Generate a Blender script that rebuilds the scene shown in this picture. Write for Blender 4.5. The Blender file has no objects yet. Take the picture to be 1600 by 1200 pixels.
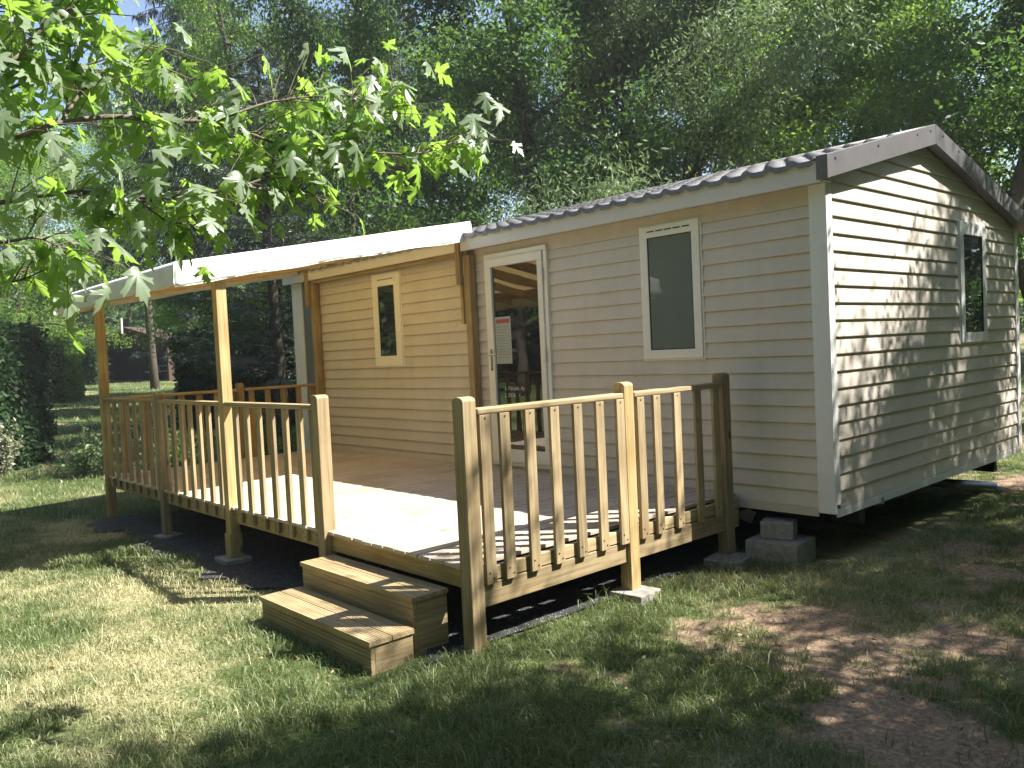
import bpy, bmesh, math, random
import numpy as np
from mathutils import Vector, Matrix
random.seed(7); RS=np.random.RandomState(11)
SC=bpy.context.scene; COL=SC.collection
# ------------------------------------------------------------------ camera
CAM=np.array([2.8294,-5.6137,1.6817]); F=1290.9
CR=np.array([0.67228421,0.73876917,-0.0474769]); CU=np.array([0.0022115,0.06212808,0.99806573]); CF=np.array([-0.74028984,0.67108883,-0.04013394])
cd=bpy.data.cameras.new('camera'); cam=bpy.data.objects.new('camera',cd); COL.objects.link(cam)
M=Matrix.Identity(4)
for i in range(3): M[i][0]=CR[i]; M[i][1]=CU[i]; M[i][2]=-CF[i]; M[i][3]=CAM[i]
cam.matrix_world=M; cd.sensor_width=36; cd.lens=F/1600*36; cd.clip_start=.05; cd.clip_end=900
SC.camera=cam
# ------------------------------------------------------------------ light
S=Vector((.60,.56,1)).normalized()
w=bpy.data.worlds.new('World'); SC.world=w; w.use_nodes=True
nt=w.node_tree; sky=nt.nodes.new('ShaderNodeTexSky'); sky.sky_type='NISHITA'; sky.sun_disc=False
sky.sun_elevation=math.asin(S.z); sky.sun_rotation=math.atan2(S.x,S.y); sky.air_density=1.0; sky.dust_density=.6; sky.ozone_density=1.5
nt.links.new(sky.outputs[0],nt.nodes['Background'].inputs[0]); nt.nodes['Background'].inputs[1].default_value=.066
sl=bpy.data.lights.new('sun','SUN'); sl.energy=5.0; sl.angle=math.radians(.53); sl.color=(1,.965,.91)
so=bpy.data.objects.new('sun',sl); COL.objects.link(so); so.rotation_euler=S.to_track_quat('Z','Y').to_euler(); so.location=(10,9,20)
SC.view_settings.view_transform='Standard'; SC.view_settings.look='None'; SC.view_settings.exposure=1.82; SC.view_settings.gamma=1
SC.render.engine='CYCLES'
try:
    SC.cycles.max_bounces=10; SC.cycles.diffuse_bounces=6; SC.cycles.transparent_max_bounces=8
except Exception: pass
# ------------------------------------------------------------------ helpers
def tag(o,label=None,cat=None,group=None,kind=None):
    if label: o['label']=label
    if cat: o['category']=cat
    if group: o['group']=group
    if kind: o['kind']=kind
    return o
def empty(name,loc=(0,0,0),rz=0):
    o=bpy.data.objects.new(name,None); COL.objects.link(o); o.location=loc; o.rotation_euler=(0,0,rz); o.empty_display_size=.1
    return o
def at(u,v,d): return CAM+d*(CF+CR*(u-800)/F+CU*(600-v)/F)
class MB:
    def __init__(s): s.v=[]; s.f=[]
    def poly(s,pts,faces):
        b=len(s.v); s.v+= [tuple(map(float,p)) for p in pts]; s.f+=[tuple(b+i for i in f) for f in faces]
    def box(s,x0,x1,y0,y1,z0,z1):
        s.poly([(x0,y0,z0),(x1,y0,z0),(x1,y1,z0),(x0,y1,z0),(x0,y0,z1),(x1,y0,z1),(x1,y1,z1),(x0,y1,z1)],
               [(3,2,1,0),(4,5,6,7),(0,1,5,4),(1,2,6,5),(2,3,7,6),(3,0,4,7)])
    def bar(s,a,b,w,h,up=(0,0,1)):
        a=Vector(a);b=Vector(b);d=(b-a).normalized();side=d.cross(Vector(up)).normalized();u=side.cross(d)
        P=[]
        for c in (a,b):
            for (i,j) in ((-1,-1),(1,-1),(1,1),(-1,1)): P.append(c+side*w/2*i+u*h/2*j)
        s.poly(P,[(3,2,1,0),(4,5,6,7),(0,1,5,4),(1,2,6,5),(2,3,7,6),(3,0,4,7)])
    def tube(s,pts,rad,n=8,cap=True):
        pts=[Vector(p) for p in pts]
        if not hasattr(rad,'__len__'): rad=[rad]*len(pts)
        R=[];ref=Vector((.31,.17,.93))
        for i,p in enumerate(pts):
            t=(pts[min(i+1,len(pts)-1)]-pts[max(i-1,0)]).normalized()
            if abs(t.dot(ref))>.95: rr=Vector((1,0,0))
            else: rr=ref
            a=t.cross(rr).normalized();b=t.cross(a)
            R+=[p+(a*math.cos(k*2*math.pi/n)+b*math.sin(k*2*math.pi/n))*rad[i] for k in range(n)]
        fs=[]
        for i in range(len(pts)-1):
            for k in range(n):
                k2=(k+1)%n; fs.append((i*n+k,i*n+k2,(i+1)*n+k2,(i+1)*n+k))
        if cap: fs+= [tuple(range(n))[::-1],tuple((len(pts)-1)*n+k for k in range(n))]
        s.poly(R,fs)
    def lathe(s,c,prof,n=20):
        R=[];fs=[]
        for (r,z) in prof:
            R+=[(c[0]+r*math.cos(k*2*math.pi/n),c[1]+r*math.sin(k*2*math.pi/n),c[2]+z) for k in range(n)]
        for i in range(len(prof)-1):
            for k in range(n):
                k2=(k+1)%n; fs.append((i*n+k,i*n+k2,(i+1)*n+k2,(i+1)*n+k))
        fs+= [tuple(range(n))[::-1],tuple((len(prof)-1)*n+k for k in range(n))]
        s.poly(R,fs)
    def build(s,name,m,parent=None,bevel=0,smooth=False):
        me=bpy.data.meshes.new(name); me.from_pydata(s.v,[],s.f); me.update()
        o=bpy.data.objects.new(name,me); COL.objects.link(o); me.materials.append(m)
        if smooth:
            for p in me.polygons: p.use_smooth=True
        if parent: o.parent=parent
        if bevel:
            bm=o.modifiers.new('bevel','BEVEL'); bm.width=bevel; bm.segments=2; bm.limit_method='ANGLE'
        return o
def one(name,m,parent,*b,bevel=.003):
    mb=MB(); mb.box(*b); return mb.build(name,m,parent,bevel)
def npmesh(name,V,Fq,m,parent=None,attrs=None,smooth=False):
    me=bpy.data.meshes.new(name); n=len(V); k=Fq.shape[1]; nf=len(Fq)
    me.vertices.add(n); me.vertices.foreach_set('co',np.ascontiguousarray(V,dtype=np.float32).ravel())
    me.loops.add(nf*k); me.loops.foreach_set('vertex_index',np.ascontiguousarray(Fq,dtype=np.int32).ravel())
    me.polygons.add(nf); me.polygons.foreach_set('loop_start',np.arange(0,nf*k,k,dtype=np.int32)); me.polygons.foreach_set('loop_total',np.full(nf,k,dtype=np.int32))
    if smooth: me.polygons.foreach_set('use_smooth',np.ones(nf,dtype=bool))
    me.update(calc_edges=True)
    for an,(dom,val) in (attrs or {}).items():
        a=me.attributes.new(an,'FLOAT',dom); a.data.foreach_set('value',np.ascontiguousarray(val,dtype=np.float32))
    me.materials.append(m); o=bpy.data.objects.new(name,me); COL.objects.link(o)
    if parent: o.parent=parent
    return o
_tabs={}
def vnoise(x,y,sc,seed=0):
    if seed not in _tabs: _tabs[seed]=np.random.RandomState(seed+100).rand(256,256)
    T=_tabs[seed]; x=np.asarray(x)/sc+500; y=np.asarray(y)/sc+500
    xi=np.floor(x).astype(int); yi=np.floor(y).astype(int); fx=x-xi; fy=y-yi; fx=fx*fx*(3-2*fx); fy=fy*fy*(3-2*fy)
    g=lambda a,b:T[a%256,b%256]
    return (g(xi,yi)*(1-fx)+g(xi+1,yi)*fx)*(1-fy)+(g(xi,yi+1)*(1-fx)+g(xi+1,yi+1)*fx)*fy
# ------------------------------------------------------------------ materials
def newmat(name):
    m=bpy.data.materials.new(name); m.use_nodes=True; return m,m.node_tree,m.node_tree.nodes['Principled BSDF']
def N(t,kind,**kw):
    n=t.nodes.new(kind)
    for k,v in kw.items():
        if k.startswith('i_'): n.inputs[k[2:].replace('_',' ')].default_value=v
        else: setattr(n,k,v)
    return n
def ramp(t,src,stops):
    r=t.nodes.new('ShaderNodeValToRGB'); e=r.color_ramp.elements
    while len(e)>1: e.remove(e[0])
    e[0].position=stops[0][0]; e[0].color=(*stops[0][1],1)
    for p,c in stops[1:]:
        q=e.new(p); q.color=(*c,1)
    t.links.new(src,r.inputs[0]); return r
def coords(t,scale=(1,1,1),kind='Object'):
    tc=N(t,'ShaderNodeTexCoord'); mp=N(t,'ShaderNodeMapping'); mp.inputs['Scale'].default_value=scale
    t.links.new(tc.outputs[kind],mp.inputs[0]); return mp.outputs[0]
def plain(name,c1,c2=None,rough=.5,scale=6,metal=0,bump=0,stretch=(1,1,1),spec=.5):
    m,t,b=newmat(name); c2=c2 or tuple(x*.85 for x in c1)
    n=N(t,'ShaderNodeTexNoise'); n.inputs['Scale'].default_value=scale; n.inputs['Detail'].default_value=6; n.inputs['Roughness'].default_value=.6
    t.links.new(coords(t,stretch),n.inputs['Vector'])
    r=ramp(t,n.outputs[0],[(.3,c2),(.65,c1)]); t.links.new(r.outputs[0],b.inputs['Base Color'])
    b.inputs['Roughness'].default_value=rough; b.inputs['Metallic'].default_value=metal; b.inputs['Specular IOR Level'].default_value=spec
    if bump:
        bp=N(t,'ShaderNodeBump'); bp.inputs['Strength'].default_value=bump; bp.inputs['Distance'].default_value=.01
        t.links.new(n.outputs[0],bp.inputs['Height']); t.links.new(bp.outputs[0],b.inputs['Normal'])
    return m
def woodmat(name,axis,c1,c2,c3,rough=.7):
    m,t,b=newmat(name); s=[1,1,1]; s[axis]=.045
    n=N(t,'ShaderNodeTexNoise'); n.inputs['Scale'].default_value=45; n.inputs['Detail'].default_value=5; n.inputs['Distortion'].default_value=.6
    co=coords(t,tuple(s)); t.links.new(co,n.inputs['Vector'])
    n2=N(t,'ShaderNodeTexNoise'); n2.inputs['Scale'].default_value=3.2; n2.inputs['Detail'].default_value=3
    t.links.new(coords(t),n2.inputs['Vector'])
    r=ramp(t,n.outputs[0],[(.25,c2),(.5,c1),(.72,c3)])
    # knots
    v=N(t,'ShaderNodeTexVoronoi'); v.inputs['Scale'].default_value=4.5; v.inputs['Randomness'].default_value=1; s2=[1,1,1]; s2[axis]=.45
    t.links.new(coords(t,tuple(s2)),v.inputs['Vector'])
    kr=ramp(t,v.outputs['Distance'],[(0,(1,1,1)),(.05,(.8,.8,.8)),(.09,(0,0,0))])
    mx=N(t,'ShaderNodeMix',data_type='RGBA'); t.links.new(kr.outputs[0],mx.inputs['Factor']); t.links.new(r.outputs[0],mx.inputs['A']); mx.inputs['B'].default_value=(*[x*.35 for x in c2],1)
    g=N(t,'ShaderNodeMix',data_type='RGBA'); g.blend_type='MULTIPLY'; g.inputs['Factor'].default_value=.75
    r2=ramp(t,n2.outputs[0],[(.3,(.66,.62,.52)),(.68,(1.0,1.0,1.0))])
    oi=N(t,'ShaderNodeObjectInfo'); mr=N(t,'ShaderNodeMapRange'); mr.inputs['To Min'].default_value=.78; mr.inputs['To Max'].default_value=1.15
    t.links.new(oi.outputs['Random'],mr.inputs[0])
    t.links.new(mx.outputs['Result'],g.inputs['A']); t.links.new(r2.outputs[0],g.inputs['B'])
    g2=N(t,'ShaderNodeMix',data_type='RGBA'); g2.blend_type='MULTIPLY'; g2.inputs['Factor'].default_value=1
    t.links.new(g.outputs['Result'],g2.inputs['A']); t.links.new(mr.outputs[0],g2.inputs['B'])
    t.links.new(g2.outputs['Result'],b.inputs['Base Color']); b.inputs['Roughness'].default_value=rough
    bp=N(t,'ShaderNodeBump'); bp.inputs['Strength'].default_value=.35; bp.inputs['Distance'].default_value=.004
    t.links.new(n.outputs[0],bp.inputs['Height']); t.links.new(bp.outputs[0],b.inputs['Normal'])
    return m
WC=((.40,.285,.12),(.27,.18,.07),(.50,.38,.19))
WG=((.36,.27,.145),(.22,.165,.09),(.47,.37,.22))
wX=woodmat('pine_x',0,*WC); wY=woodmat('pine_y',1,*WC); wZ=woodmat('pine_z',2,*WC)
gX=woodmat('treated_x',0,*WG); gY=woodmat('treated_y',1,*WG); gZ=woodmat('treated_z',2,*WG)
deckM=woodmat('deck_board',1,(.64,.53,.42),(.50,.40,.31),(.72,.62,.51),.5)
SID=plain('siding',(.60,.535,.455),(.555,.485,.405),rough=.42,scale=3,bump=.03)
def wear(m,amt,col,sc,lo,hi,stretch):
    t=m.node_tree; b=t.nodes['Principled BSDF']; old=b.inputs['Base Color'].links[0].from_socket
    n=N(t,'ShaderNodeTexNoise'); n.inputs['Scale'].default_value=sc; n.inputs['Detail'].default_value=7; n.inputs['Roughness'].default_value=.65
    t.links.new(coords(t,stretch),n.inputs['Vector']); rr=ramp(t,n.outputs[0],[(lo,(0,0,0)),(hi,(amt,amt,amt))])
    mx=N(t,'ShaderNodeMix',data_type='RGBA'); t.links.new(rr.outputs[0],mx.inputs['Factor']); t.links.new(old,mx.inputs['A']); mx.inputs['B'].default_value=(*col,1)
    t.links.new(mx.outputs['Result'],b.inputs['Base Color'])
wear(SID,.22,(.36,.30,.22),5,.45,.75,(1,1,.12)); wear(SID,.30,(.33,.31,.22),2.2,.55,.8,(1,1,1))
FRZ=plain('frieze',(.58,.49,.385),rough=.5)
TRIM=plain('white_trim',(.74,.73,.70),(.68,.67,.63),rough=.38,scale=5)
WFR=plain('cream_pvc',(.80,.76,.67),(.75,.71,.62),rough=.3,scale=4)
FASC=plain('fascia_paint',(.63,.60,.56),(.58,.55,.51),rough=.35,scale=4)
TILE=plain('anthracite_tile',(.20,.19,.18),(.13,.124,.12),rough=.38,scale=9,bump=.15)
RAKE=plain('brown_grey_verge',(.13,.122,.124),(.105,.098,.10),rough=.4,scale=5)
DARK=plain('chassis_black',(.03,.03,.032),rough=.7)
GALV=plain('galvanised',(.45,.46,.47),(.3,.31,.32),rough=.35,metal=.9,scale=20)
GREY=plain('grey_shutter',(.14,.15,.165),(.11,.115,.125),rough=.4)
CONC=plain('concrete',(.33,.30,.26),(.19,.17,.145),rough=.9,scale=25,bump=.5)
SCREW=plain('screw',(.05,.05,.05),rough=.4,metal=.6)
CHROME=plain('handle_metal',(.7,.7,.7),(.6,.6,.6),rough=.2,metal=1)
PAPER=plain('paper',(.40,.42,.39),(.30,.33,.30),rough=.6,scale=30)
RED=plain('red_print',(.36,.07,.06),rough=.6)
INK=plain('print_grey',(.22,.23,.22),rough=.6)
CHALK=plain('white_marker',(.75,.75,.72),rough=.7)
STONE=plain('pale_stone',(.62,.6,.55),(.5,.48,.42),rough=.85,scale=15)
BARK=plain('bark',(.085,.065,.045),(.035,.028,.02),rough=.95,scale=14,bump=.8,stretch=(1,1,.25))
BARKL=plain('grey_bark',(.22,.19,.16),(.10,.085,.07),rough=.95,scale=12,bump=.8,stretch=(1,1,.25))
TWIG=plain('twig_bark',(.15,.12,.085),(.07,.055,.04),rough=.85,scale=30,bump=.3)
def glassmat(name,base,rough=.015,coat=1.0,ior=1.8):
    m,t,b=newmat(name); b.inputs['Base Color'].default_value=(*base,1); b.inputs['Roughness'].default_value=rough; b.inputs['IOR'].default_value=ior
    n=N(t,'ShaderNodeTexNoise'); n.inputs['Scale'].default_value=2.2; t.links.new(coords(t),n.inputs['Vector'])
    bp=N(t,'ShaderNodeBump'); bp.inputs['Strength'].default_value=.06; bp.inputs['Distance'].default_value=.02
    t.links.new(n.outputs[0],bp.inputs['Height']); t.links.new(bp.outputs[0],b.inputs['Normal']); return m
GLD=glassmat('door_glass',(.012,.012,.012),ior=2.3); GLB=glassmat('blind_glass',(.15,.17,.145),ior=1.5); GLW=glassmat('window_glass',(.015,.02,.02),ior=1.9)
# tarp
TARP,t,b=newmat('white_tarpaulin')
n=N(t,'ShaderNodeTexNoise'); n.inputs['Scale'].default_value=5; t.links.new(coords(t),n.inputs['Vector'])
r=ramp(t,n.outputs[0],[(.3,(.66,.66,.60)),(.7,(.78,.78,.73))]); t.links.new(r.outputs[0],b.inputs['Base Color']); b.inputs['Roughness'].default_value=.45
tl=N(t,'ShaderNodeBsdfTranslucent'); tl.inputs[0].default_value=(.95,.80,.48,1); ms=N(t,'ShaderNodeMixShader'); ms.inputs[0].default_value=.30
t.links.new(b.outputs[0],ms.inputs[1]); t.links.new(tl.outputs[0],ms.inputs[2]); t.links.new(ms.outputs[0],t.nodes['Material Output'].inputs[0])
bp=N(t,'ShaderNodeBump'); bp.inputs['Strength'].default_value=.3; bp.inputs['Distance'].default_value=.02
t.links.new(n.outputs[0],bp.inputs['Height']); t.links.new(bp.outputs[0],b.inputs['Normal'])
TARPV=TARP.copy(); TARPV.name='white_tarpaulin_hem'; TARPV.node_tree.nodes['Mix Shader'].inputs[0].default_value=.12
TARP.node_tree.nodes['Mix Shader'].inputs[0].default_value=.5
def leafmat(name,ca,cb,trans,rough=.5,tw=.4,back=None,spec=.5):
    m,t,b=newmat(name)
    at_=N(t,'ShaderNodeAttribute'); at_.attribute_name='rnd'
    oi=N(t,'ShaderNodeObjectInfo')
    r=ramp(t,at_.outputs['Fac'],[(0,ca),(1,cb)])
    hs=N(t,'ShaderNodeHueSaturation'); mr=N(t,'ShaderNodeMapRange'); mr.inputs['To Min'].default_value=.8; mr.inputs['To Max'].default_value=1.2
    t.links.new(oi.outputs['Random'],mr.inputs[0]); t.links.new(mr.outputs[0],hs.inputs['Value']); t.links.new(r.outputs[0],hs.inputs['Color'])
    col=hs.outputs[0]
    if back:
        g=N(t,'ShaderNodeNewGeometry'); mx=N(t,'ShaderNodeMix',data_type='RGBA'); t.links.new(g.outputs['Backfacing'],mx.inputs['Factor']); t.links.new(col,mx.inputs['A']); mx.inputs['B'].default_value=(*back,1); col=mx.outputs['Result']
    t.links.new(col,b.inputs['Base Color']); b.inputs['Roughness'].default_value=rough; b.inputs['Specular IOR Level'].default_value=spec
    tl=N(t,'ShaderNodeBsdfTranslucent'); tl.inputs[0].default_value=(*trans,1); ms=N(t,'ShaderNodeMixShader'); ms.inputs[0].default_value=tw
    t.links.new(b.outputs[0],ms.inputs[1]); t.links.new(tl.outputs[0],ms.inputs[2]); t.links.new(ms.outputs[0],t.nodes['Material Output'].inputs[0])
    return m
LF_DARK=leafmat('leaf_dark',(.026,.058,.018),(.075,.13,.04),(.12,.23,.035),tw=.4,spec=.3)
LF_MID=leafmat('leaf_mid',(.042,.10,.022),(.12,.20,.045),(.22,.37,.045),tw=.45,spec=.3)
LF_BRT=leafmat('leaf_bright',(.06,.14,.024),(.16,.25,.05),(.32,.50,.06),tw=.5,spec=.3)
LF_SIL=leafmat('leaf_silver',(.07,.12,.045),(.19,.25,.11),(.20,.28,.10),rough=.55,tw=.3,spec=.3)
LF_CON=leafmat('needle_dark',(.016,.034,.020),(.04,.065,.038),(.04,.07,.03),tw=.2,rough=.55)
LF_CED=leafmat('needle_blue',(.05,.075,.055),(.12,.15,.115),(.06,.09,.05),tw=.15,rough=.45)
LF_HDG=leafmat('leaf_hedge',(.018,.05,.018),(.05,.10,.03),(.07,.14,.03),tw=.25,rough=.6,spec=.25)
LF_PAL=leafmat('leaf_pale',(.18,.20,.11),(.38,.38,.25),(.2,.25,.1),tw=.2,rough=.4)
LF_MAP=leafmat('leaf_maple',(.06,.14,.025),(.12,.22,.04),(.34,.55,.07),tw=.5,rough=.36,back=(.24,.29,.20),spec=.7)
GRS=leafmat('grass_blade',(.095,.145,.045),(.52,.47,.27),(.25,.29,.09),tw=.35,rough=.5)
# ------------------------------------------------------------------ ground
def hgt(x,y):
    d=np.hypot(np.asarray(x)-CAM[0],np.asarray(y)-CAM[1])
    return .03*np.clip(d-14,0,46)+ .03*(vnoise(x,y,1.7,3)-.5)*np.clip((d-1)/3,0,1)+.012*(vnoise(x,y,.35,4)-.5)
def soil(x,y):
    a=vnoise(x,y,1.1,5)*.48+vnoise(x,y,.42,6)*.28+vnoise(x,y,.13,7)*.16+vnoise(x,y,.05,17)*.08
    # worn bare earth to the right of the steps, thick turf to the left
    reg=np.clip((x*.9+y*.30+2.0)/1.6,0,1)*np.clip((7-x)/3,0,1)
    far=np.clip((-8-x)/4,0,1)*.3
    m=a-.650+.115*reg-.10*(1-reg)
    return np.clip(m/.12,0,1)
def axis(lo,hi,step,ext):
    a=list(np.arange(lo,hi,step)); s=step; v=hi
    while v<ext: a.append(v); s*=1.16; v+=s
    s=step; v=lo-step; b=[]
    while v>-ext: b.append(v); s*=1.16; v-=s
    return np.array(b[::-1]+a)
gx=axis(-8,4.5,.06,400); gy=axis(-7,5,.06,400)
X,Y=np.meshgrid(gx,gy,indexing='ij'); Z=hgt(X,Y)
V=np.stack([X,Y,Z],-1).reshape(-1,3); ni,nj=X.shape; I=np.arange(ni*nj).reshape(ni,nj)
Q=np.stack([I[:-1,:-1],I[1:,:-1],I[1:,1:],I[:-1,1:]],-1).reshape(-1,4)
GM,t,b=newmat('ground_turf')
sa=N(t,'ShaderNodeAttribute'); sa.attribute_name='soil'; da=N(t,'ShaderNodeAttribute'); da.attribute_name='dry'
n1=N(t,'ShaderNodeTexNoise'); n1.inputs['Scale'].default_value=40; n1.inputs['Detail'].default_value=8; t.links.new(coords(t),n1.inputs['Vector'])
rs=ramp(t,n1.outputs[0],[(.3,(.16,.105,.068)),(.55,(.26,.18,.12)),(.75,(.37,.28,.20))])
rg=ramp(t,n1.outputs[0],[(.3,(.035,.055,.015)),(.6,(.075,.10,.03)),(.8,(.14,.14,.06))])
rd=ramp(t,n1.outputs[0],[(.3,(.17,.15,.075)),(.6,(.30,.27,.14)),(.8,(.42,.38,.22))])
m1=N(t,'ShaderNodeMix',data_type='RGBA'); t.links.new(da.outputs['Fac'],m1.inputs['Factor']); t.links.new(rg.outputs[0],m1.inputs['A']); t.links.new(rd.outputs[0],m1.inputs['B'])
m2=N(t,'ShaderNodeMix',data_type='RGBA'); t.links.new(sa.outputs['Fac'],m2.inputs['Factor']); t.links.new(m1.outputs['Result'],m2.inputs['A']); t.links.new(rs.outputs[0],m2.inputs['B'])
t.links.new(m2.outputs['Result'],b.inputs['Base Color']); b.inputs['Roughness'].default_value=.95; b.inputs['Specular IOR Level'].default_value=.2
bp=N(t,'ShaderNodeBump'); bp.inputs['Strength'].default_value=.8; bp.inputs['Distance'].default_value=.02; t.links.new(n1.outputs[0],bp.inputs['Height']); t.links.new(bp.outputs[0],b.inputs['Normal'])
def dry(x,y):
    a=vnoise(x,y,1.1,8)*.5+vnoise(x,y,.4,9)*.3+vnoise(x,y,.12,10)*.2
    reg=np.clip((-x-1.6)/1.6,0,1)*np.clip((x+9)/3,0,1)*np.clip((-y-2.4)/.8,0,1)
    return np.clip((a-.50)/.3+.75*reg,0,1)
g=npmesh('ground',V,Q,GM,attrs={'soil':('POINT',soil(V[:,0],V[:,1])),'dry':('POINT',dry(V[:,0],V[:,1]))},smooth=True)
tag(g,'lawn and bare reddish earth under and around the holiday home','ground',kind='structure')
# ------------------------------------------------------------------ grass blades
def grass():
    out=[]
    def batch(n,r0,r1,hs,ws,tuft=0):
        th=(RS.rand(n)-.5)*math.radians(84); r=r0+(r1-r0)*RS.rand(n)
        yaw=.8344
        dx=-np.sin(yaw+th); dy=np.cos(yaw+th)
        x=CAM[0]+dx*r; y=CAM[1]+dy*r
        k=np.ones(n,bool)
        k&=~((x>-7.9)&(x<.0)&(y>-.05)&(y<4.1))                    # under the home
        k&=~((x>-6.9+.25*np.sin(y*5))&(x<-.80)&(y>-3.02+.10*np.sin(x*4)+.05*np.sin(x*11))&(y<.1))  # membrane
        k&=~((x>-2.25)&(x<-.85)&(y>-3.32)&(y<-2.6))                # steps
        s=soil(x,y); k&=RS.rand(n)>s*.94
        cl=vnoise(x,y,.22,12); k&=RS.rand(n)<.35+1.1*cl
        if tuft: k&=(vnoise(x,y,.16,13)*.6+vnoise(x,y,.6,14)*.4)>tuft
        x=x[k];y=y[k];r=r[k];cl=cl[k]; n=len(x)
        d=dry(x,y)
        h=hs*(.45+.9*RS.rand(n))*(.6+.9*cl)*(1-.35*d); wd=ws*(.7+.6*RS.rand(n))
        az=RS.rand(n)*2*math.pi; lean=(.25+1.0*RS.rand(n))*h
        ax=np.cos(az);ay=np.sin(az); fz=RS.rand(n)*2*math.pi; sx=np.cos(fz)*wd/2; sy=np.sin(fz)*wd/2
        z=hgt(x,y)-.004
        p0=np.stack([x-sx,y-sy,z],-1);p1=np.stack([x+sx,y+sy,z],-1)
        mx=x+ax*lean*.35; my=y+ay*lean*.35; mz=z+h*.62
        p2=np.stack([mx+sx*.75,my+sy*.75,mz],-1);p3=np.stack([mx-sx*.75,my-sy*.75,mz],-1)
        tz=z+h*(1.0-.35*(lean/h-.25))
        p4=np.stack([x+ax*lean+sx*.1,y+ay*lean+sy*.1,tz],-1);p5=np.stack([x+ax*lean-sx*.1,y+ay*lean-sy*.1,tz],-1)
        Vv=np.stack([p0,p1,p2,p3,p4,p5],1).reshape(-1,3)
        b=np.arange(n)*6
        Fq=np.stack([np.stack([b,b+1,b+2,b+3],-1),np.stack([b+3,b+2,b+4,b+5],-1)],1).reshape(-1,4)
        rnd=np.clip(d*.85+RS.rand(n)*.35-.12+(RS.rand(n)<.07)*.6,0,1)
        out.append((Vv,Fq,np.repeat(rnd,2)))
    batch(310000,2.4,9,.050,.0046); batch(40000,2.4,8,.105,.0048,.64)
    batch(110000,7,16,.06,.008)
    batch(60000,14,48,.09,.022)
    o=0;VV=[];FF=[];RR=[]
    for v,f,r in out: VV.append(v);FF.append(f+o);RR.append(r);o+=len(v)
    gg=npmesh('grass',np.concatenate(VV),np.concatenate(FF),GRS,attrs={'rnd':('FACE',np.concatenate(RR))})
    tag(gg,'short lawn grass, dry and yellowish in the sun','grass',kind='stuff')
grass()
# ------------------------------------------------------------------ holiday home
W=4.04; YR=1.77; L=7.83; ZB=.407; ZT=2.75; RZ=3.38
home=empty('holiday_home',(0,0,0)); tag(home,'beige clapboard holiday home with dark tiled roof beside the wooden terrace','holiday home')
PH=.1233
def rake_z(y):  # wall top under the verge
    return 2.80+(y/YR if y<=YR else (W-y)/(W-YR))*.46
def siding(mb,front,u0,u1,z0,ztop,nclip=None):
    # front: True -> runs along x on plane y=0 facing -y ; False -> runs along y on plane x=0 facing +x
    z=z0; k=0
    while z<ztop-.01:
        z1=min(z+PH,ztop)
        prof=[(.001,z),(.019,z+.001),(.0205,z+.006),(.0195,z+.013),(.004,z1-.004),(.001,z1)]
        pts=[]
        for (o,zz) in prof:
            a,b2=u0,u1
            if nclip:
                a,b2=nclip(zz)
                if b2-a<.02: a=b2-.02
            if front: pts+=[(a,-o,zz),(b2,-o,zz)]
            else: pts+=[(o,a,zz),(o,b2,zz)]
        fs=[(2*i,2*i+1,2*i+3,2*i+2) for i in range(len(prof)-1)]
        mb.poly(pts,fs); z=z1; k+=1
mb=MB(); siding(mb,True,-7.54+.32,-.10,ZB+.03,2.62); mb.poly([(-7.2,0,ZB),(-.1,0,ZB),(-.1,0,2.7),(-7.2,0,2.7)],[(0,1,2,3)])
mb.build('front_wall',SID,home)
one('frieze_board',FRZ,home,-7.22,-.10,-.014,0,2.62,2.756)
mb=MB()
def clip(z):
    if z<=2.80: return (.06,W-.06)
    a=(z-2.80)/.46; return (min(a*YR,YR-.01),max(W-a*(W-YR),YR+.01))
siding(mb,False,0,W,ZB+.03,3.26,clip)
mb.poly([(0,.0,ZB),(0,W,ZB),(0,W,2.8),(0,YR,3.26),(0,0,2.8)],[(0,1,2,3,4)])
mb.build('gable_wall',SID,home)
mb=MB(); mb.poly([(-L,W,ZB),(0,W,ZB),(0,W,2.8),(-L,W,2.8)],[(3,2,1,0)]); mb.build('rear_wall',SID,home)
mb=MB(); mb.poly([(-L,0,ZB),(-L,W,ZB),(-L,W,2.8),(-L,YR,3.26),(-L,0,2.8)],[(4,3,2,1,0)]); mb.build('end_wall',SID,home)
# corner trims
mb=MB(); mb.box(-.105,.026,-.026,-.001,ZB+.0,2.755); mb.box(.001,.026,-.001,.062,ZB+.06,2.80); mb.build('corner_trim',TRIM,home,.004)
mb=MB(); mb.box(.001,.026,W-.07,W+.026,ZB+.04,2.80); mb.build('corner_trim',TRIM,home,.004)
mb=MB(); mb.box(-L-.02,-L+.26,-.03,-.001,ZB,2.755); mb.build('corner_trim',TRIM,home,.004)
one('sill_strip',FRZ,home,-7.2,-.106,-.022,-.001,ZB-.03,ZB+.03)
mb=MB(); mb.box(.001,.022,.03,W,ZB-.03,ZB+.03); mb.build('sill_strip',TRIM,home,.003)
# grey bay at the far end
pn=MB(); pn.box(-L+.26,-7.22,-.012,-.001,.50,2.755); gp=pn.build('grey_panel',GREY,home)
mb=MB(); mb.box(-7.262,-7.235,-.03,-.013,.6,2.7); mb.build('guide_rail',GREY,gp)
# fascia + gutter edge
mb=MB(); mb.box(-L-.05,.055,-.145,-.125,2.742,2.880); mb.box(-L-.05,.055,-.15,-.12,2.880,2.889)
mb.box(-4.02,-4.0,-.149,-.145,2.742,2.880)
mb.build('fascia',FASC,home,.003)
mb=MB(); mb.box(-L-.05,.05,-.125,0,2.757,2.767); mb.build('soffit',FASC,home)
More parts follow.
